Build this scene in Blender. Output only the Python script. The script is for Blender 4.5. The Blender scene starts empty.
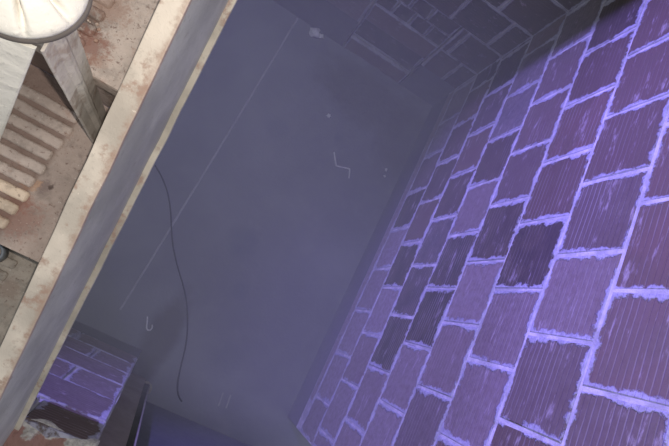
import bpy, bmesh, math, random
from mathutils import Vector, Matrix, noise
random.seed(7)
C = bpy.context.scene.collection
sc = bpy.context.scene
S = 3.16                      # metres per survey unit; height of the eye is 1.12 units
H = 1.12 * S

# ---------------------------------------------------------------- camera
M = ((0.84944891, 0.42747461, 0.30935742),
     (0.48008321, -0.8694009, -0.11688536),
     (0.21899009, 0.24780544, -0.94373503))
cam = bpy.data.cameras.new('camera')
cam.sensor_width = 36.0
cam.lens = 490.0 / 669.0 * 36.0
cam.clip_start = 0.01
co = bpy.data.objects.new('camera', cam); C.objects.link(co)
rot = Matrix(((M[0][0], -M[1][0], -M[2][0]), (M[0][1], -M[1][1], -M[2][1]), (M[0][2], -M[1][2], -M[2][2])))
co.matrix_world = Matrix.Translation((0, 0, H)) @ rot.to_4x4()
sc.camera = co

# ---------------------------------------------------------------- world, light, exposure
w = bpy.data.worlds.new('world'); sc.world = w; w.use_nodes = True
bg = w.node_tree.nodes['Background']
bg.inputs[0].default_value = (0.84, 0.92, 1.0, 1); bg.inputs[1].default_value = 0.60
sc.view_settings.view_transform = 'Standard'; sc.view_settings.look = 'None'
sc.view_settings.exposure = 0.0; sc.view_settings.gamma = 1.0
sc.view_settings.use_curve_mapping = False

def point(name, loc, power, color, r=0.05):
    l = bpy.data.lights.new(name, 'POINT'); l.energy = power; l.color = color; l.shadow_soft_size = r
    o = bpy.data.objects.new(name, l); C.objects.link(o); o.location = loc
    return o
point('phone_flash', (0.01, 0.03, H + 0.01), 21, (1.0, 0.93, 0.86), 0.006)
sl = bpy.data.lights.new('violet_work_lamp', 'SPOT'); sl.energy = 1650; sl.color = (0.30, 0.23, 1.0); sl.shadow_soft_size = .035
sl.spot_size = math.radians(62); sl.spot_blend = 1.0
so = bpy.data.objects.new('violet_work_lamp', sl); C.objects.link(so); so.location = (-2.5, 2.48, 2.15)
so.rotation_euler = (Vector((1.2, .35, 1.95)) - so.location).to_track_quat('-Z', 'Y').to_euler()

# ---------------------------------------------------------------- helpers
def link(name, me, mats, parent=None):
    for m in (mats if isinstance(mats, (list, tuple)) else [mats]): me.materials.append(m)
    o = bpy.data.objects.new(name, me); C.objects.link(o)
    if parent: o.parent = parent
    return o
def obj(name, bm, mats, parent=None, smooth=False):
    bmesh.ops.recalc_face_normals(bm, faces=bm.faces[:])
    me = bpy.data.meshes.new(name); bm.to_mesh(me); bm.free()
    if smooth:
        for p in me.polygons: p.use_smooth = True
    return link(name, me, mats, parent)
def tag(o, label, cat, group=None):
    o['label'] = label; o['category'] = cat
    if group: o['group'] = group
    return o
def struct(o): o['kind'] = 'structure'; return o
def thing(name, label, cat, loc=(0, 0, 0), rz=0, group=None):
    o = bpy.data.objects.new(name, None); C.objects.link(o); o.location = loc; o.rotation_euler = (0, 0, rz)
    o.empty_display_size = 0.05
    return tag(o, label, cat, group)
def box(bm, a, b, mat=0):
    x0, y0, z0 = a; x1, y1, z1 = b
    v = [bm.verts.new(p) for p in ((x0,y0,z0),(x1,y0,z0),(x1,y1,z0),(x0,y1,z0),(x0,y0,z1),(x1,y0,z1),(x1,y1,z1),(x0,y1,z1))]
    for f in ((3,2,1,0),(4,5,6,7),(0,1,5,4),(1,2,6,5),(2,3,7,6),(3,0,4,7)):
        bm.faces.new([v[i] for i in f]).material_index = mat
def prism(bm, pts, z0, z1):
    a = [bm.verts.new((p[0], p[1], z0)) for p in pts]; b = [bm.verts.new((p[0], p[1], z1)) for p in pts]
    n = len(pts); bm.faces.new(a[::-1]); bm.faces.new(b)
    for i in range(n): bm.faces.new((a[i], a[(i+1) % n], b[(i+1) % n], b[i]))
def bevel(bm, w_, seg=2):
    bmesh.ops.bevel(bm, geom=bm.edges[:], offset=w_, segments=seg, profile=.6, affect='EDGES')
def cyl(bm, c, r, z0, z1, n=32):
    prism(bm, [(c[0] + r*math.cos(2*math.pi*i/n), c[1] + r*math.sin(2*math.pi*i/n)) for i in range(n)], z0, z1)
def tube(name, pts, r, mat, parent=None, res=6):
    cu = bpy.data.curves.new(name, 'CURVE'); cu.dimensions = '3D'; cu.bevel_depth = r; cu.bevel_resolution = 3; cu.resolution_u = res
    cu.use_fill_caps = True
    s = cu.splines.new('NURBS'); s.points.add(len(pts)-1); s.order_u = 4; s.use_endpoint_u = True
    for i, p in enumerate(pts): s.points[i].co = (*p, 1)
    t = bpy.data.objects.new(name, cu); C.objects.link(t)
    dg = bpy.context.evaluated_depsgraph_get(); me = bpy.data.meshes.new_from_object(t.evaluated_get(dg))
    bpy.data.objects.remove(t); me.name = name
    for p in me.polygons: p.use_smooth = True
    me.materials.clear()
    return link(name, me, mat, parent)

# ---------------------------------------------------------------- node helpers
class N:
    def __init__(s, name, rough=0.85, metal=0.0, spec=0.3):
        s.m = bpy.data.materials.new(name); s.m.use_nodes = True; s.t = s.m.node_tree
        s.b = s.t.nodes['Principled BSDF']; s.b.inputs['Roughness'].default_value = rough
        s.b.inputs['Metallic'].default_value = metal; s.b.inputs['Specular IOR Level'].default_value = spec
        s.pos = s.n('ShaderNodeNewGeometry').outputs['Position']
    def n(s, k, **kw):
        x = s.t.nodes.new(k)
        for a, b in kw.items(): setattr(x, a, b)
        return x
    def set(s, sock, v):
        if hasattr(v, 'node'): s.t.links.new(v, sock)
        else: sock.default_value = v
    def noise(s, scale, detail=4, rough=.6, vec=None, stretch=None, dist=0):
        x = s.n('ShaderNodeTexNoise'); v = vec or s.pos
        if stretch:
            mp = s.n('ShaderNodeMapping'); s.set(mp.inputs[0], v); mp.inputs['Scale'].default_value = stretch
            if len(stretch) > 3: pass
            v = mp.outputs[0]
        s.set(x.inputs['Vector'], v); x.inputs['Scale'].default_value = scale
        x.inputs['Detail'].default_value = detail; x.inputs['Roughness'].default_value = rough
        x.inputs['Distortion'].default_value = dist
        return x.outputs[0]
    def math(s, op, a, b=0.0, c=None, clamp=False):
        x = s.n('ShaderNodeMath', operation=op); x.use_clamp = clamp
        s.set(x.inputs[0], a); s.set(x.inputs[1], b)
        if c is not None: s.set(x.inputs[2], c)
        return x.outputs[0]
    def ramp(s, v, a, b, c0=0.0, c1=1.0):
        x = s.n('ShaderNodeMapRange', interpolation_type='SMOOTHSTEP')
        s.set(x.inputs[0], v)
        for i, q in enumerate((a, b, c0, c1)): s.set(x.inputs[i+1], q)
        return x.outputs[0]
    def mix(s, f, a, b):
        x = s.n('ShaderNodeMix', data_type='RGBA')
        s.set(x.inputs[0], f)
        s.set(x.inputs[6], a if hasattr(a, 'node') else (*a, 1)); s.set(x.inputs[7], b if hasattr(b, 'node') else (*b, 1))
        return x.outputs[2]
    def color(s, c): s.set(s.b.inputs['Base Color'], c)
    def bump(s, h, dist=.004, strength=1.0):
        x = s.n('ShaderNodeBump'); s.set(x.inputs['Height'], h); x.inputs['Distance'].default_value = dist
        x.inputs['Strength'].default_value = strength; s.t.links.new(x.outputs[0], s.b.inputs['Normal'])
    def xyz(s, v=None):
        x = s.n('ShaderNodeSeparateXYZ'); s.set(x.inputs[0], v or s.pos); return x.outputs

MORTAR = (0.50, 0.47, 0.45)
def mortar_mat():
    q = N('mortar', .95)
    n = q.noise(14); n2 = q.noise(90, 6)
    q.color(q.mix(q.ramp(n, .35, .7), (0.36, .35, .36), (.60, .57, .58)))
    q.bump(q.math('ADD', q.math('MULTIPLY', n, .6), q.math('MULTIPLY', n2, .4)), .012)
    return q.m
def tile_mat():
    q = N('clay_tile', .8)
    u1 = q.n('ShaderNodeUVMap', uv_map='near').outputs[0]; u2 = q.n('ShaderNodeUVMap', uv_map='far').outputs[0]
    a = q.xyz(u1); b = q.xyz(u2)
    at = q.n('ShaderNodeAttribute', attribute_name='tone'); t = q.n('ShaderNodeSeparateColor'); q.t.links.new(at.outputs[0], t.inputs[0])
    tone, ribbed, wash = t.outputs; wide = at.outputs['Alpha']
    n1 = q.noise(9, 3); n2 = q.noise(38, 5, .65); n3 = q.noise(130, 3)
    d = q.math('MINIMUM', q.math('SUBTRACT', q.math('MINIMUM', a[0], b[0]), .005), q.math('MINIMUM', a[1], b[1]))
    dn = q.math('ADD', d, q.math('MULTIPLY', q.math('MULTIPLY', q.math('SUBTRACT', n2, .5), .055), wide))
    dn = q.math('ADD', dn, q.math('MULTIPLY', q.math('MULTIPLY', q.math('SUBTRACT', n1, .57), .065), wide))
    dn = q.math('ADD', dn, q.math('MULTIPLY', q.math('SUBTRACT', 1.0, wide), .001))
    smear = q.ramp(dn, .003, .0130, 1, 0)
    # clay colour
    base = q.mix(tone, (.060, .050, .044), (.150, .098, .080))
    base = q.mix(q.ramp(n1, .35, .7, 0, .5), base, (.12, .092, .07))
    # ribs along the length of the tile
    wob = q.math('MULTIPLY', q.math('SUBTRACT', n1, .5), .006)
    ph = q.math('MULTIPLY', q.math('ADD', a[1], wob), 2*math.pi/.0205)
    s_ = q.math('SINE', ph)
    groove = q.ramp(s_, .55, .95)
    lime = q.math('MULTIPLY', q.math('MULTIPLY', groove, q.math('ADD', q.math('MULTIPLY', ribbed, .38), .06)), q.ramp(q.noise(11, 3, stretch=(1, .35, 1)), .38, .62))
    base = q.mix(lime, base, (.40, .36, .36))
    # lime wash, streaks
    st = q.noise(20, 5, .7, stretch=(1, .4, 1.6))
    base = q.mix(q.math('MULTIPLY', q.ramp(st, .56, .74), .6), base, (.46, .40, .42))
    base = q.mix(q.math('MULTIPLY', wash, q.ramp(n2, .2, .75, .35, .85)), base, (.40, .345, .36))
    base = q.mix(smear, base, q.mix(q.ramp(n2, .3, .7), (.29, .28, .33), (.45, .44, .52)))
    q.color(base)
    h = q.math('MULTIPLY', q.math('MULTIPLY', groove, q.math('ADD', q.math('MULTIPLY', ribbed, .6), .2)), -.5)
    h = q.math('ADD', h, q.math('MULTIPLY', smear, .7)); h = q.math('ADD', h, q.math('MULTIPLY', n3, .25))
    q.bump(h, .006, .9)
    return q.m
def concrete(name, c0, c1, rough=.9, scale=1.2):
    q = N(name, rough); n = q.noise(scale, 5, .55); n2 = q.noise(30, 5)
    c = q.mix(q.ramp(n, .3, .7), c0, c1); c = q.mix(q.ramp(n2, .4, .8, 0, .3), c, tuple(x*.7 for x in c0))
    q.color(c); q.bump(n2, .004, .5); return q.m
def floor_mat():
    q = N('pit_floor_concrete', .8)
    p = q.xyz(); n = q.noise(1.1, 5, .5, dist=.4); n2 = q.noise(5, 5, .6); n3 = q.noise(40, 4)
    c = q.mix(q.ramp(n, .35, .65), (.16, .165, .185), (.215, .22, .235))
    c = q.mix(q.ramp(n2, .5, .75, 0, .25), c, (.27, .26, .26))
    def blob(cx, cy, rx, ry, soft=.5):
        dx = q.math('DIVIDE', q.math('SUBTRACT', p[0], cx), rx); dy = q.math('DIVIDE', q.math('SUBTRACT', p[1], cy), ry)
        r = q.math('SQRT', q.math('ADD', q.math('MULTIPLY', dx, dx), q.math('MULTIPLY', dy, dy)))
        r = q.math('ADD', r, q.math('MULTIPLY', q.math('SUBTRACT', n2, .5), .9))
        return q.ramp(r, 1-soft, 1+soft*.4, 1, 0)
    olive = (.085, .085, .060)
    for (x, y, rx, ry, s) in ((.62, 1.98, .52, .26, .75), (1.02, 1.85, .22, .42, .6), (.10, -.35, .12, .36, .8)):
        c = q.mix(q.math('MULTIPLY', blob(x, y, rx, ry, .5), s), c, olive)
    for (x, y, r, s) in ((.28, .48, .13, .5), (.42, .16, .07, .4), (.10, 1.35, .10, .3), (.55, -.30, .12, .35), (.55, 1.55, .05, .4)):
        c = q.mix(q.math('MULTIPLY', blob(x, y, r, r, .6), s), c, (.10, .12, .16))
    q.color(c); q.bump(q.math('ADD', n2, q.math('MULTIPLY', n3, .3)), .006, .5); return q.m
def steel_paint(name, c, rust=(.28, .13, .08), amt=(.58, .68), rough=.6, streak=None, dark=.6, rim=False):
    q = N(name, rough); n = q.noise(26, 6, .65); n2 = q.noise(90, 5, .7); n3 = q.noise(7, 3)
    k = q.mix(q.ramp(n3, .3, .7), tuple(x*dark for x in c), c)
    if streak: k = q.mix(q.ramp(q.noise(14, 5, .6, stretch=streak), .45, .62, 0, .55), k, tuple(x*.55 for x in c))
    k = q.mix(q.ramp(n2, .55, .7, 0, .4), k, tuple(min(1, x*.45) for x in c))
    k = q.mix(q.ramp(n, amt[0], amt[1], 0, .8), k, rust)
    k = q.mix(q.ramp(n2, .30, .36, .5, 0), k, tuple(min(1, x*1.25) for x in c))
    if rim:   # rust creeping in from the arris, in the bar's own coordinates
        ox_ = q.xyz(q.n('ShaderNodeTexCoord').outputs['Object'])[0]
        e = q.math('ADD', ox_, q.math('MULTIPLY', q.math('SUBTRACT', n, .5), .045))
        k = q.mix(q.ramp(q.math('ADD', e, q.math('MULTIPLY', q.math('SUBTRACT', n2, .5), .03)), -.014, .002, 0, .6), k, rust)
    q.color(k); q.bump(q.math('ADD', n, n2), .0015, .8); return q.m

mortar = mortar_mat(); tile = tile_mat()
dark_base = concrete('foundation_concrete', (.115, .115, .118), (.16, .16, .165))
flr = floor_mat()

# ---------------------------------------------------------------- tile walls
def tile_wall(name, org, ua, va, rects, backs, depth=.20, wide=1.0):
    """rects: (u0,v0,u1,v1,tone,rib,wash,[out]) ; backs: mortar / concrete slabs (u0,v0,u1,v1,mat)"""
    org, ua, va = Vector(org), Vector(ua), Vector(va); nn = ua.cross(va)
    bm = bmesh.new(); ln = bm.loops.layers.uv.new('near'); lf = bm.loops.layers.uv.new('far'); lc = bm.loops.layers.float_color.new('tone')
    P = lambda u, v, n: org + ua*u + va*v + nn*n
    for r in rects:
        u0, v0, u1, v1, tone, rib, wash = r[:7]; out = r[7] if len(r) > 7 else 0
        g = .005; j = lambda: random.uniform(-.005, .005)
        w_, h_ = u1-u0, v1-v0; c = .004
        q0 = [(u0+g+j()*.6, v0+g+j()*.4), (u1-g+j()*.6, v0+g+j()*.4), (u1-g+j()*.6, v1-g+j()*.4), (u0+g+j()*.6, v1-g+j()*.4)]
        cu, cv = (u0+u1)/2, (v0+v1)/2
        q1 = [(a + (c if a < cu else -c), b + (c if b < cv else -c)) for a, b in q0]
        o = out + .0095 + random.uniform(-.0015, .0015); tl = [o + random.uniform(-.0015, .0015) for _ in range(4)]
        A = [bm.verts.new(P(a, b, -.02)) for a, b in q0]; B = [bm.verts.new(P(q0[i][0], q0[i][1], tl[i]-.004)) for i in range(4)]
        D = [bm.verts.new(P(q1[i][0], q1[i][1], tl[i])) for i in range(4)]
        fs = [bm.faces.new(D)] + [bm.faces.new((A[i], A[(i+1)%4], B[(i+1)%4], B[i])) for i in range(4)] + [bm.faces.new((B[i], B[(i+1)%4], D[(i+1)%4], D[i])) for i in range(4)]
        for f in fs:
            for l in f.loops:
                d = l.vert.co - org; u = d.dot(ua); v = d.dot(va)
                l[ln].uv = (u-u0, v-v0); l[lf].uv = (u1-u, v1-v); l[lc] = (tone, rib, wash, wide)
    nt = len(bm.faces)
    for (u0, v0, u1, v1, mi, out) in backs:
        vs = [bm.verts.new(P(u, v, n)) for n in (-depth, out) for (u, v) in ((u0, v0), (u1, v0), (u1, v1), (u0, v1))]
        for f in ((3,2,1,0),(4,5,6,7),(0,1,5,4),(1,2,6,5),(2,3,7,6),(3,0,4,7)): bm.faces.new([vs[i] for i in f]).material_index = mi
    me = bpy.data.meshes.new(name); bm.normal_update(); bm.to_mesh(me); bm.free()
    return struct(link(name, me, [tile, mortar, dark_base]))

zk = [(.12 + .0905*k)*S for k in range(0, 11)]
zb0 = zk[0]
# right wall: faces -x. u runs along -y (so that u x v = -x), v up
RX = .3594*S; YF = -.15*S; YB = .71*S
special = [(0.16, 1.05, 0, 1, 0.0), (0.35, 1.36, 0, 1, 0), (0.67, 1.37, 0, 1, 0.05), (0.84, 1.11, 0, 0.8, 0.2), (0.68, 0.77, 0, 0.1, 0), (0.44, 1.09, 0, 0.9, 0.1), (0.69, 1.9, 0.1, 0.3, 0), (0.5, 2.31, 0.9, 0.4, 0.4), (0.68, 2.43, 1, 0.5, 0), (0.49, 1.73, 0.8, 0.3, 0.5), (0.2, 2.21, 0.5, 0.6, 0.15), (1.3, 1.77, 0.8, 0.5, 0.1), (1.0, 1.8, 0.5, 0.2, 0.1), (0.79, 1.71, 0.2, 0.2, 0), (0.23, 1.46, 0.7, 0.1, 0.5), (0.26, 1.69, 0.8, 0.5, 0.35), (0.38, 1.96, 0.7, 0.7, 0.35), (-0.07, 1.41, 0.7, 0.1, 0.6), (0.03, 1.66, 0.4, 0.5, 0.25), (0.09, 1.91, 0.7, 0.4, 0.4), (0.4, 2.49, 0.9, 0.5, 0.1), (1.21, 2.19, 0.7, 0.2, 0), (0.86, 2.18, 0.5, 0.8, 0.1), (1.38, 2.22, 0.8, 0.1, 0), (1.58, 1.91, 0.6, 0.1, 0), (1.69, 1.68, 0.7, 0.3, 0.15), (0.19, 2.54, 0.6, 0.6, 0.15), (0.15, 0.62, 0.6, 0.1, 0.7), (0.39, 0.69, 0.6, 0.1, 0.7), (-0.16, 0.83, 0.6, 0.1, 0.6), (1.22, 1.47, 0.3, 0.5, 0), (1.64, 0.99, 0.3, 0.1, 0.1), (1.2, 1.01, 0.3, 0.1, 0), (1.27, 0.63, 0.1, 0.2, 0.0), (1.38, 0.32, 0.2, 0, 0.1), (1.21, 0.3, 0.3, 0, 0.1), (1.51, 0.66, 0.5, 0, 0.2), (0.51, 2.11, 0.8, 0.5, 0.35)]   # (y, z, tone, ribs, lime) of the tiles that stand out
rects = []
def rnd(): return random.random()
for k in range(0, 9):
    offu = .0755 if k % 2 else .022
    ys = [YF] + [(offu + .0965*i)*S for i in range(-3, 9) if YF + .04 < (offu + .0965*i)*S < YB-.03] + [YB]
    for i in range(len(ys)-1):
        t, r, s_ = rnd(), rnd()*.5, 0.0
        if rnd() < .18: s_ = .35
        yc = (ys[i]+ys[i+1])/2/S
        if k == 0: s_ = .55 + .35*rnd()
        if k in (1, 2, 3) and yc < .05: s_ = .4 + .3*rnd()
        for (py, pz, t1, r1, s1) in special:
            if ys[i] < py < ys[i+1] and zk[k] < pz < zk[k+1]: t, r, s_ = t1, r1, s1
        rects.append((-ys[i+1], zk[k], -ys[i], zk[k+1], t, r, s_, 0))
tile_wall('wall_right', (RX, 0, 0), (0, -1, 0), (0, 0, 1), rects + [(-YB, zb0-.10, .3, zb0, .4, 0, .8, 0)] * 1,
          [(-YB-.2, zb0-.10, -YF, 3.0, 1, .0058), (-YB-.2, 0, -YF, zb0-.10, 2, 0)])

# back wall: faces -y. u = +x, v = up
OX0, OX1, OZ = .073*S, .252*S, .262*S*1.0
OZT = (1.12-.82)*S
rects = []
for k in range(0, 8):
    offu = .314 if k % 2 == 0 else .3195-.0485
    xs = sorted([x*S for x in ([offu - .0965*i for i in range(0, 4)]) if x*S < RX-.02])
    if k < 2:
        xs = [OX1] + [x for x in xs if x > OX1+.05] + [RX]
    else:
        xs = [-.06] + [x for x in xs if x > 0.02] + [RX]
    for i in range(len(xs)-1):
        rects.append((xs[i], zk[k], xs[i+1], zk[k+1], .3*rnd(), .12*rnd(), .04*rnd(), 0))
# short block left of the blocked opening
for k in (0, 1): rects.append((-.06, zk[k], OX0, zk[k+1], .4, .1, .45, 0))
# masonry filling the opening: long courses, brick courses above
u = lambda z: (1.12+z)*S
fills = [(-1.116, -1.06, .9, .12, .030), (-1.06, -.978, 0, 0, -.008), (-.975, -.912, .9, .10, .028)]
for z0, z1, t, s_, out in fills: rects.append((OX0+.01, max(u(z0), .01), OX1-.01, u(z1), t, 0, s_, out-.03))
for (z0, z1, cuts) in ((-.912, -.866, (.073, .118, .162, .205, .252)), (-.866, -.82, (.073, .14, .185, .252))):
    for a, b in zip(cuts[:-1], cuts[1:]): rects.append((max(a*S, OX0+.008), u(z0), min(b*S, OX1-.008), u(z1), 0.0+.1*rnd(), 0, 0, -.012))
tile_wall('wall_back', (0, YB, 0), (1, 0, 0), (0, 0, 1), rects,
          [(-.065, OZT, RX+.2, 2.5, 1, 0), (OX1, zb0, RX+.2, OZT, 1, 0), (-.065, zb0, OX0, OZT, 1, 0),
           (OX0, 0, OX1, OZT, 1, -.040), (OX1, 0, RX+.2, zb0, 2, .002), (-.9, 0, OX0, zb0, 2, .002), (-.9, zb0, -.065, 2.5, 2, 0)], wide=.40)

# front pier: faces +y. u = -x, v = up
PX = .010*S; PT = 2.04
rects = []
for k in range(0, 6):
    z0, z1 = zk[k], min(zk[k+1], PT)
    if z1 - z0 < .04: continue
    cuts = [-PX] + ([.17, .46, .75] if k % 2 else [.31, .62, .9])
    for a, b in zip(cuts[:-1], cuts[1:]):
        rects.append((a, z0, b, z1, .3+.4*rnd(), .45, (.25+.3*rnd()) if k < 4 else (.65 if a > .05 else .3) if k == 4 else .05, 0))
tile_wall('wall_front', (0, YF, 0), (-1, 0, 0), (0, 0, 1), rects,
          [(-PX, zb0, .9, PT-.03, 1, 0), (-PX, 0, .9, zb0, 2, .002)], depth=.14)
# ---------------------------------------------------------------- floor and far enclosure
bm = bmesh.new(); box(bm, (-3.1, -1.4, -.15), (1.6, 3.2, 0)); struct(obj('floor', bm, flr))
bm = bmesh.new(); box(bm, (-3.1, -1.4, 0), (-2.95, 3.2, 2.95)); struct(obj('wall_left', bm, dark_base))
bm = bmesh.new(); box(bm, (-2.95, 3.0, 0), (-.9, 3.2, 2.6)); box(bm, (-.92, YB+.2, 0), (-.72, 3.2, 2.5)); struct(obj('wall_rear', bm, dark_base))
# wall behind the front opening, with door leaf, and return jamb next to the pier
door_m = concrete('painted_door_leaf', (.15, .155, .18), (.20, .205, .235), .6, 2)
jamb_m = concrete('stained_render', (.26, .22, .19), (.34, .30, .26), .9, 5)
bm = bmesh.new(); box(bm, (-3.0, -1.4, 0), (.03, -1.2, 2.95)); box(bm, (-2.95, -1.2, 0), (-.9, -.62, 2.0))
struct(obj('wall_front', bm, dark_base))
bm = bmesh.new(); box(bm, (.145, -.80, 0.0), (1.6, -.745, 2.3)); 
struct(obj('door_1', bm, door_m))
bm = bmesh.new(); box(bm, (-.1, -.80, 0), (.143, -.622, 1.95)); struct(obj('trim_1', bm, jamb_m))
# unseen block added under the stair to keep the lamp off the pier top
bm = bmesh.new(); box(bm, (-.62, YF+.012, 1.89), (-.24, .02, 2.06)); struct(obj('shade_block', bm, dark_base))
# rough mortar capping on the pier, with bare reddish clay behind
cap_m = N('rough_mortar_cap', .95); n = cap_m.noise(12, 5); n2 = cap_m.noise(60, 5)
p = cap_m.xyz()
edge = cap_m.math('ADD', p[1], cap_m.math('MULTIPLY', cap_m.math('SUBTRACT', n, .5), .12))
c = cap_m.mix(cap_m.ramp(n2, .35, .7), (.36, .34, .30), (.62, .58, .52))
c = cap_m.mix(cap_m.ramp(edge, YF-.026, YF-.016, 1, 0), c, (.30, .17, .14))
cap_m.color(c); cap_m.bump(cap_m.math('ADD', n, n2), .012); cap_m = cap_m.m
bm = bmesh.new(); nx, ny = 70, 34
g = {}
x0, x1, y0, y1 = -.85, PX+.004, YF-.145, YF+.008
for i in range(nx+1):
    for j in range(ny+1):
        x = x0+(x1-x0)*i/nx; y = y0+(y1-y0)*j/ny
        e = min(1, (y1-y)/.04, (x1-x)/.03)
        h = noise.noise(Vector((x*9, y*9, 1)))*.014 + noise.noise(Vector((x*28, y*28, 3)))*.009
        z = PT + .012 + h - (1-max(0, e))*.028
        wob = noise.noise(Vector((x*14, 5, 0)))*.007 if j == ny else 0
        g[i, j] = bm.verts.new((x, y+wob, z))
for i in range(nx):
    for j in range(ny): bm.faces.new((g[i, j], g[i+1, j], g[i+1, j+1], g[i, j+1]))
# skirt
def skirt(keys):
    lo = [bm.verts.new((g[k].co.x, g[k].co.y-(.003 if k[1] == ny else 0), PT-.05 + noise.noise(Vector((g[k].co.x*16, g[k].co.y*16, 9)))*.02)) for k in keys]
    for a in range(len(keys)-1): bm.faces.new((g[keys[a]], g[keys[a+1]], lo[a+1], lo[a]))
skirt([(i, ny) for i in range(nx+1)]); skirt([(nx, j) for j in range(ny+1)])
skirt([(i, 0) for i in range(nx+1)]); skirt([(0, j) for j in range(ny+1)])
struct(obj('trim_2', bm, cap_m, smooth=True))
# pale raised joint across the pit floor
seam_m = concrete('seam_cement', (.34, .34, .36), (.42, .42, .44), .9, 6)
bm = bmesh.new()
pts = [(-.176, 2.23), (-.179, 1.9), (-.183, 1.45), (-.191, 1.0), (-.201, .5), (-.208, .1), (-.218, -.30)]
rows = []
for x, y in pts:
    w_ = .009 + .004*noise.noise(Vector((0, y*5, 0)))
    rows.append([bm.verts.new(q) for q in ((x-w_, y, -.002), (x-w_*.4, y, .005), (x+w_*.4, y, .005), (x+w_, y, -.002))])
for a, b in zip(rows[:-1], rows[1:]):
    for i in range(3): bm.faces.new((a[i], a[i+1], b[i+1], b[i]))
struct(obj('trim_3', bm, seam_m))

# thin dusty haze standing in the pit
hz = bpy.data.materials.new('dusty_haze'); hz.use_nodes = True; ht = hz.node_tree; ht.nodes.clear()
vo = ht.nodes.new('ShaderNodeOutputMaterial'); vs = ht.nodes.new('ShaderNodeVolumeScatter')
vs.inputs['Color'].default_value = (.97, .97, 1, 1); vs.inputs['Density'].default_value = .10; vs.inputs['Anisotropy'].default_value = -.45
ht.links.new(vs.outputs[0], vo.inputs['Volume'])
bm = bmesh.new(); box(bm, (-2.9, -.45, .06), (1.12, 2.21, 2.02))
hzo = obj('dusty_haze', bm, hz); hzo['kind'] = 'stuff'; tag(hzo, 'thin dusty haze hanging in the pit below the stair', 'haze')

# ---------------------------------------------------------------- stair stringer at the edge of the opening
flange_m = steel_paint('cream_paint_on_steel', (.72, .62, .51), (.36, .23, .17), (.53, .66), .55, rim=True)
web_m = steel_paint('grey_paint_on_steel', (.56, .54, .47), (.26, .21, .17), (.62, .74), .5, streak=(1, .25, .25), dark=.72)
lip_m = steel_paint('scuffed_bottom_flange', (.66, .58, .47), (.36, .23, .18), (.52, .64), .6)
PITCH = math.radians(31)
beam = thing('stair_stringer', 'sloping pale rust-flecked steel stringer with a grey side, running diagonally past the pit', 'stair stringer', (-.169, .533, 2.652))
beam.rotation_euler = (PITCH, 0, 0)
def bar(name, a, b, mat, par, seg=70, wob=.0012, bev=.002):
    bm = bmesh.new(); box(bm, a, b); bevel(bm, bev, 2)
    for i in range(1, seg):
        y = a[1] + (b[1]-a[1])*i/seg
        bmesh.ops.bisect_plane(bm, geom=bm.verts[:]+bm.edges[:]+bm.faces[:], plane_co=(0, y, 0), plane_no=(0, 1, 0))
    for v in bm.verts:
        v.co.x += wob*noise.noise(Vector((v.co.x*6, v.co.y*14, v.co.z*4))); v.co.z += wob*noise.noise(Vector((v.co.x*6+9, v.co.y*14, v.co.z*4)))
    return obj(name, bm, mat, par)
U0, U1 = -1.25, .55
bar('top_flange', (-.0345, U0, .275), (.001, U1, .2875), flange_m, beam, wob=.0012)
bar('web', (-.012, U0, .008), (0, U1, .276), web_m, beam, wob=.001)
bar('bottom_flange', (-.032, U0, 0), (.0125, U1, .011), lip_m, beam, wob=.0015)

# ---------------------------------------------------------------- stair treads
def plate_mat(name, c, stains, groove=False):
    q = N(name, .75); p = q.xyz(); n = q.noise(34, 6, .7); n2 = q.noise(120, 5, .7); n3 = q.noise(9, 4)
    k = q.mix(q.ramp(n3, .35, .65), tuple(x*.70 for x in c), c)
    k = q.mix(q.ramp(n, .48, .66, 0, .6), k, tuple(x*.5 for x in c))
    k = q.mix(q.ramp(n2, .57, .68, 0, .75), k, (.15, .085, .065))
    k = q.mix(q.ramp(n2, .30, .38, .6, 0), k, (.78, .70, .62))
    k = q.mix(q.ramp(q.noise(19, 5, .7), .56, .7, 0, .55), k, (.30, .15, .10))
    for (x, y, r, col, s_) in stains:
        dx = q.math('SUBTRACT', p[0], x); dy = q.math('SUBTRACT', p[1], y)
        d = q.math('SQRT', q.math('ADD', q.math('MULTIPLY', dx, dx), q.math('MULTIPLY', dy, dy)))
        d = q.math('ADD', d, q.math('MULTIPLY', q.math('SUBTRACT', n2, .5), r*2.2)); d = q.math('ADD', d, q.math('MULTIPLY', q.math('SUBTRACT', n, .5), r*1.6))
        k = q.mix(q.ramp(d, r*.3, r, s_, 0), k, col)
    if groove:   # dirt and rust packed between the raised bars
        k = q.mix(q.ramp(q.math('ADD', p[0], q.math('MULTIPLY', q.math('SUBTRACT', n, .5), .02)), -.302, -.290, .62, 0), k, (.15, .09, .07))
    q.color(k); q.bump(q.math('ADD', n, q.math('MULTIPLY', n2, .8)), .003, .9); return q.m
RU = (.24, .10, .07); DK = (.09, .06, .05)
pm1 = plate_mat('rusty_tread', (.42, .33, .28), [(-.287, -.015, .05, RU, .5), (-.280, .05, .02, (.16, .11, .10), .7), (-.300, .01, .03, RU, .6), (-.30, .045, .018, (.55, .33, .2), .6), (-.27, .055, .006, DK, .9)], True)
bar_m = plate_mat('rusty_bar', (.52, .42, .36), [])
pm2 = plate_mat('blotched_tread', (.58, .48, .41), [(-.312, .300, .035, DK, .75), (-.288, .266, .035, RU, .7), (-.30, .335, .05, (.30, .17, .12), .6), (-.264, .25, .02, (.3, .16, .11), .5)])
pm3 = plate_mat('dull_tread', (.40, .345, .29), [(-.28, -.15, .03, (.2, .13, .10), .5)])
NY, NZ, RUN, RISE = -.069, 2.559, .294, .178
def worn():
    return bpy.data.materials.get('worn_bar') or plate_mat('worn_bar', (.74, .58, .44), [])
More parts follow.
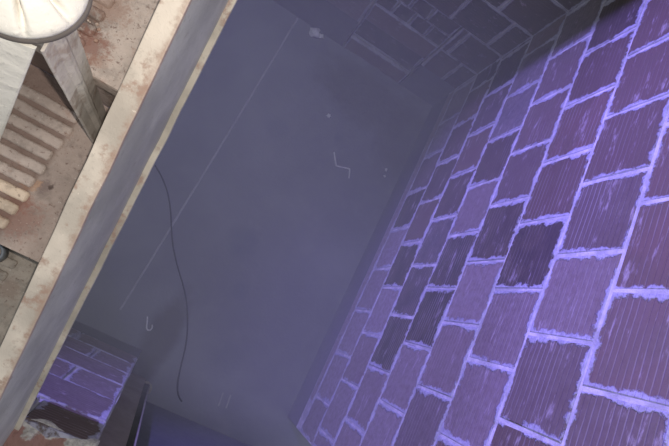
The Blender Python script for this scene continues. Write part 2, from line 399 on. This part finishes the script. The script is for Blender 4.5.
def tread(i, mat, label):
    y0 = NY + RUN*i; z = NZ + RISE*i
    t = thing('stair_tread', label, 'stair tread', (-.6, y0, z-.005), 0, 'steel treads of the stair')
    T = (.6, -y0, -z+.005)
    def fin(bm): bmesh.ops.translate(bm, verts=bm.verts[:], vec=T); return bm
    bm = bmesh.new(); box(bm, (-1.0, y0, z-.005), (-.183, y0+RUN+.012, z)); bevel(bm, .001); obj('tread_plate', fin(bm), mat, t)
    bm = bmesh.new(); box(bm, (-1.0, y0-.0005, z-.036), (-.183, y0+.004, z-.004)); bevel(bm, .001); obj('nosing', fin(bm), mat, t)
    bm = bmesh.new(); box(bm, (-1.0, y0+RUN+.013, z-.004), (-.183, y0+RUN+.017, z+RISE-.006)); obj('riser', fin(bm), mat, t)
    for r in range(9):
        y = y0 + .034 + r*.0278
        hh = .0075 if r < 6 else .005
        bm = bmesh.new(); ex = -.297 + random.uniform(-.003, .003); n = 40
        prof = [(-.0098, -.0005), (-.0088, hh*.8), (-.006, hh), (.006, hh), (.0088, hh*.8), (.0098, -.0005)]; rws = []
        for j in range(n+1):
            x = -.93 + (ex+.93)*(1-(1-j/n)**2); k = 1 if j < n else .6
            wv = noise.noise(Vector((x*70, y*40, 0)))*.0014
            rws.append([bm.verts.new((x + (0 if j < n else .003), y+pp[0]*k+wv, z + pp[1]*(1 if j < n else .2))) for pp in prof])
        for a_, b_ in zip(rws[:-1], rws[1:]):
            for q_ in range(5): bm.faces.new((a_[q_], b_[q_], b_[q_+1], a_[q_+1]))
        bm.faces.new(rws[-1]); bm.faces.new(rws[0][::-1])
        obj('raised_bar', fin(bm), worn() if (i == 0 and r in (0, 1, 2)) else (bar_m if i == 0 else mat), t, smooth=True)
    return t
tread(0, pm1, 'rusty middle stair tread with rows of raised bars below the cast stand')
tread(1, pm2, 'upper stair tread, blotched with dark rust right of the round hub')
tread(-1, pm3, 'lowest visible stair tread, dull brown, holding the blue-grey pipe end')

# ---------------------------------------------------------------- cast stand
cast_m = steel_paint('cream_casting', (.80, .75, .66), (.42, .34, .28), (.66, .76), .5, dark=.9)
leg_m = steel_paint('worn_leg_paint', (.64, .57, .50), (.34, .26, .21), (.52, .64), .6, dark=.72)
dark_rim_m = steel_paint('dark_rim', (.16, .135, .12), (.12, .1, .09), (.5, .7), .7)  # rim band below the hub, darker than the casting
ox, oy, oz = -.250, .195, NZ
st = thing('cast_stand', 'bright cream cast post head with a fluted round hub on two legs above the treads', 'cast stand', (ox, oy, oz))
HX, HY, HZ = -.305-ox, .223-oy, 2.939-oz
FL = .5 - (-58/45) % 1.0
def hubmesh(rs, zs, flute, n=160):
    bm = bmesh.new(); rings = []
    for r, z, f in zip(rs, zs, flute):
        ring = []
        for i in range(n):
            a = 2*math.pi*i/n
            t = ((a*8/(2*math.pi) + FL) % 1.0) - .5
            notch = math.exp(-(t/.075)**2)
            ring.append(bm.verts.new((HX+(r - f*notch)*math.cos(a), HY+(r - f*notch)*math.sin(a), z)))
        rings.append(ring)
    for a, b in zip(rings[:-1], rings[1:]):
        for i in range(n): bm.faces.new((a[i], a[(i+1) % n], b[(i+1) % n], b[i]))
    bm.faces.new(rings[0][::-1]); bm.faces.new(rings[-1])
    return bm
z_ = HZ
obj('hub', hubmesh([.050, .062, .0655, .0665, .065, .060, .053, .044, .034, .022, .010], [z_-.004, z_-.002, z_+.002, z_+.008, z_+.014, z_+.020, z_+.030, z_+.040, z_+.047, z_+.050, z_+.051],
    [0, 0, 0, .001, .010, .022, .025, .020, .010, .001, 0]), cast_m, st, smooth=True)
obj('hub_rim', hubmesh([.052, .0665, .0685, .0670, .052], [z_-.009, z_-.008, z_-.004, z_+.001, z_+.001], [0]*5), dark_rim_m, st, smooth=True)
obj('hub_cap', hubmesh([.026, .029, .027, .019, .006], [z_+.046, z_+.056, z_+.066, z_+.072, z_+.074], [0]*5), cast_m, st, smooth=True)
def leg(T0, T1, B0, B1, mat, thick=.010, spine=.006):
    """plate leg from top edge T0-T1 to bottom edge B0-B1 with a raised spine"""
    bm = bmesh.new(); n = 30; rows = []
    T0, T1, B0, B1 = map(Vector, (T0, T1, B0, B1))
    nrm = (T1-T0).cross(B0-T0).normalized()
    if nrm.dot(Vector((0, 0, H)) - T0) < 0: nrm = -nrm
    for i in range(n+1):
        k = i/n; L = T0.lerp(B0, k); R_ = T1.lerp(B1, k); row = []
        for s_, h in ((0, -thick), (0, -.001), (.03, .0005), (.30, .001), (.42, spine), (.52, spine), (.64, .001), (.97, .0005), (1, -.001), (1, -thick)):
            wv = noise.noise(Vector((i*.7, s_*7, T0.x*90)))*.0012
            row.append(bm.verts.new(L.lerp(R_, s_) + nrm*(h+wv)))
        rows.append(row)
    m_ = len(rows[0])
    for a, b in zip(rows[:-1], rows[1:]):
        for j in range(m_): bm.faces.new((a[j], a[(j+1) % m_], b[(j+1) % m_], b[j]))
    bm.faces.new(rows[0]); bm.faces.new(rows[-1][::-1])
    bmesh.ops.translate(bm, verts=bm.verts[:], vec=(-ox, -oy, -oz))
    return obj('leg', bm, mat, st)
LT = 2.931
leg((-.254, .166, LT), (-.262, .232, LT), (-.247, .160, NZ+.001), (-.262, .2255, NZ+.001), leg_m, .003)
leg((-.345, .150, LT), (-.262, .164, LT), (-.46, .005, NZ+.006), (-.372, .055, NZ+.006), cast_m, .005, .003)

# pipe end on the lowest visible tread
pipe_m = steel_paint('blue_grey_pipe', (.33, .36, .40), (.2, .18, .16), (.65, .75), .45)
bm = bmesh.new(); n = 40
prof = [(.017, .0), (.021, .0), (.021, .030), (.0195, .032), (.0165, .032), (.0155, .030), (.0155, .002)]
rs = [[bm.verts.new((r*math.cos(2*math.pi*i/n), r*math.sin(2*math.pi*i/n), z)) for i in range(n)] for r, z in prof]
for a, b in zip(rs, rs[1:]+rs[:1]):
    for i in range(n): bm.faces.new((a[i], a[(i+1) % n], b[(i+1) % n], b[i]))
po = obj('pipe_end', bm, pipe_m, smooth=True); po.location = (-.334, -.098, NZ-RISE+.004)
tag(po, 'blue-grey round pipe end standing on the dull brown stair tread', 'pipe')
# crumbs of rust on the upper tread
crumb_m = steel_paint('rust_crumb', (.70, .56, .46), (.35, .2, .14), (.45, .6), .9)
for i in range(16):
    bm = bmesh.new(); r = random.uniform(.0014, .0042)
    bmesh.ops.create_icosphere(bm, subdivisions=2, radius=r)
    for v in bm.verts: v.co += v.co.normalized()*noise.noise(v.co*400+Vector((i*3, 0, 0)))*r*.6; v.co.z *= .7
    o = obj('rust_flake', bm, crumb_m, smooth=True)
    o.location = (-.303+random.gauss(0, .014), .285+random.gauss(0, .014), NZ+RISE+r*.5)
    tag(o, 'tiny pale crumb of flaked rust on the upper stair tread beside the hub', 'rust flake', 'rust flakes beside the hub')

# ---------------------------------------------------------------- things on the pit floor
black_m = N('black_cable', .6); black_m.color((.02, .02, .022, 1)); black_m = black_m.m
cb = tube('thin_cable', [(-.503, .656, .007), (-.396, .597, .006), (-.275, .46, .006), (-.21, .342, .006), (-.116, .198, .007), (.007, .069, .006), (.11, -.03, .006), (.2, -.173, .006), (.274, -.322, .006), (.316, -.517, .006), (.366, -.635, .006), (.423, -.66, .006)], .0052, black_m)
tag(cb, 'thin dark cable snaking over the pit floor from under the stringer', 'cable')
pale_m = concrete('pale_scrap', (.62, .62, .62), (.8, .79, .77), .8, 20)
o = tube('bent_wire_scrap', [(.566, 1.423, .006), (.60, 1.375, .006), (.63, 1.335, .006), (.632, 1.332, .006), (.68, 1.35, .006), (.735, 1.37, .006), (.738, 1.37, .006), (.76, 1.32, .006), (.765, 1.30, .006)], .006, pale_m)
tag(o, 'pale bent Z-shaped scrap of wire lying mid floor', 'scrap')
o = tube('hooked_wire_scrap', [(-.045, -.265, .005), (-.028, -.297, .005), (-.018, -.330, .005), (0.0, -.345, .005), (.02, -.335, .005), (.018, -.31, .005), (.008, -.30, .005)], .005, pale_m)
tag(o, 'small hooked scrap of pale wire by the end of the violet-lit pier', 'scrap')
t = thing('split_stick', 'pair of pale splinters lying side by side near the bottom of the floor', 'scrap', (.65, -.55, 0))
for dx in (0, .055):
    bm = bmesh.new(); box(bm, (-.005+dx, -.045, 0), (.005+dx, .045, .006)); bevel(bm, .0015)
    q_ = obj('splinter', bm, concrete('splinter_wood', (.30, .30, .29), (.38, .37, .35)) if dx == 0 else bpy.data.materials['splinter_wood'], t)
    q_.rotation_euler = (0, 0, math.radians(8))
bits = [(1.008, 1.521, .012, 'upper pale crumb of plaster on the floor near the right wall'), (1.02, 1.47, .010, 'lower pale crumb of plaster on the floor near the right wall'),
        (.40, 1.66, .016, 'pale crumb of plaster mid floor, between the blocked opening and the bent wire'),
        (-.012, 2.19, .040, 'biggest pale lump of rubble at the foot of the back wall'), (.05, 2.20, .020, 'smaller pale lump of rubble at the foot of the back wall')]
for i, (x, y, r, lab) in enumerate(bits):
    bm = bmesh.new(); bmesh.ops.create_icosphere(bm, subdivisions=3, radius=r)
    for v in bm.verts: v.co += v.co.normalized()*noise.noise(v.co*(1.6/r)+Vector((i*5, 0, 0)))*r*.7; v.co.z *= .65
    zmin = min(v.co.z for v in bm.verts)
    o = obj('plaster_lump', bm, pale_m, smooth=True); o.location = (x, y, -zmin-.001); tag(o, lab, 'rubble')

# door track with its round foot, next to the render jamb
tr = thing('door_track', 'narrow upright steel track with a pale edge on a round foot beside the pier', 'door track', (.167, -.674, 0))
track_m = concrete('dark_track', (.06, .06, .05), (.09, .09, .075), .7, 5); edge_m = concrete('pale_track_edge', (.30, .28, .25), (.38, .35, .32), .7, 5)
foot_m = concrete('foot_rust', (.27, .25, .20), (.33, .30, .24), .9, 14)
bm = bmesh.new(); box(bm, (-.018, .002, .018), (.010, .030, 1.94)); bevel(bm, .002); obj('channel', bm, track_m, tr)
bm = bmesh.new(); box(bm, (.0105, .002, .018), (.019, .034, 1.94)); bevel(bm, .002); obj('edge_strip', bm, edge_m, tr)
bm = bmesh.new(); cyl(bm, (0, 0), .045, 0, .018, 36); bevel(bm, .004, 2); obj('foot', bm, foot_m, tr, smooth=False)
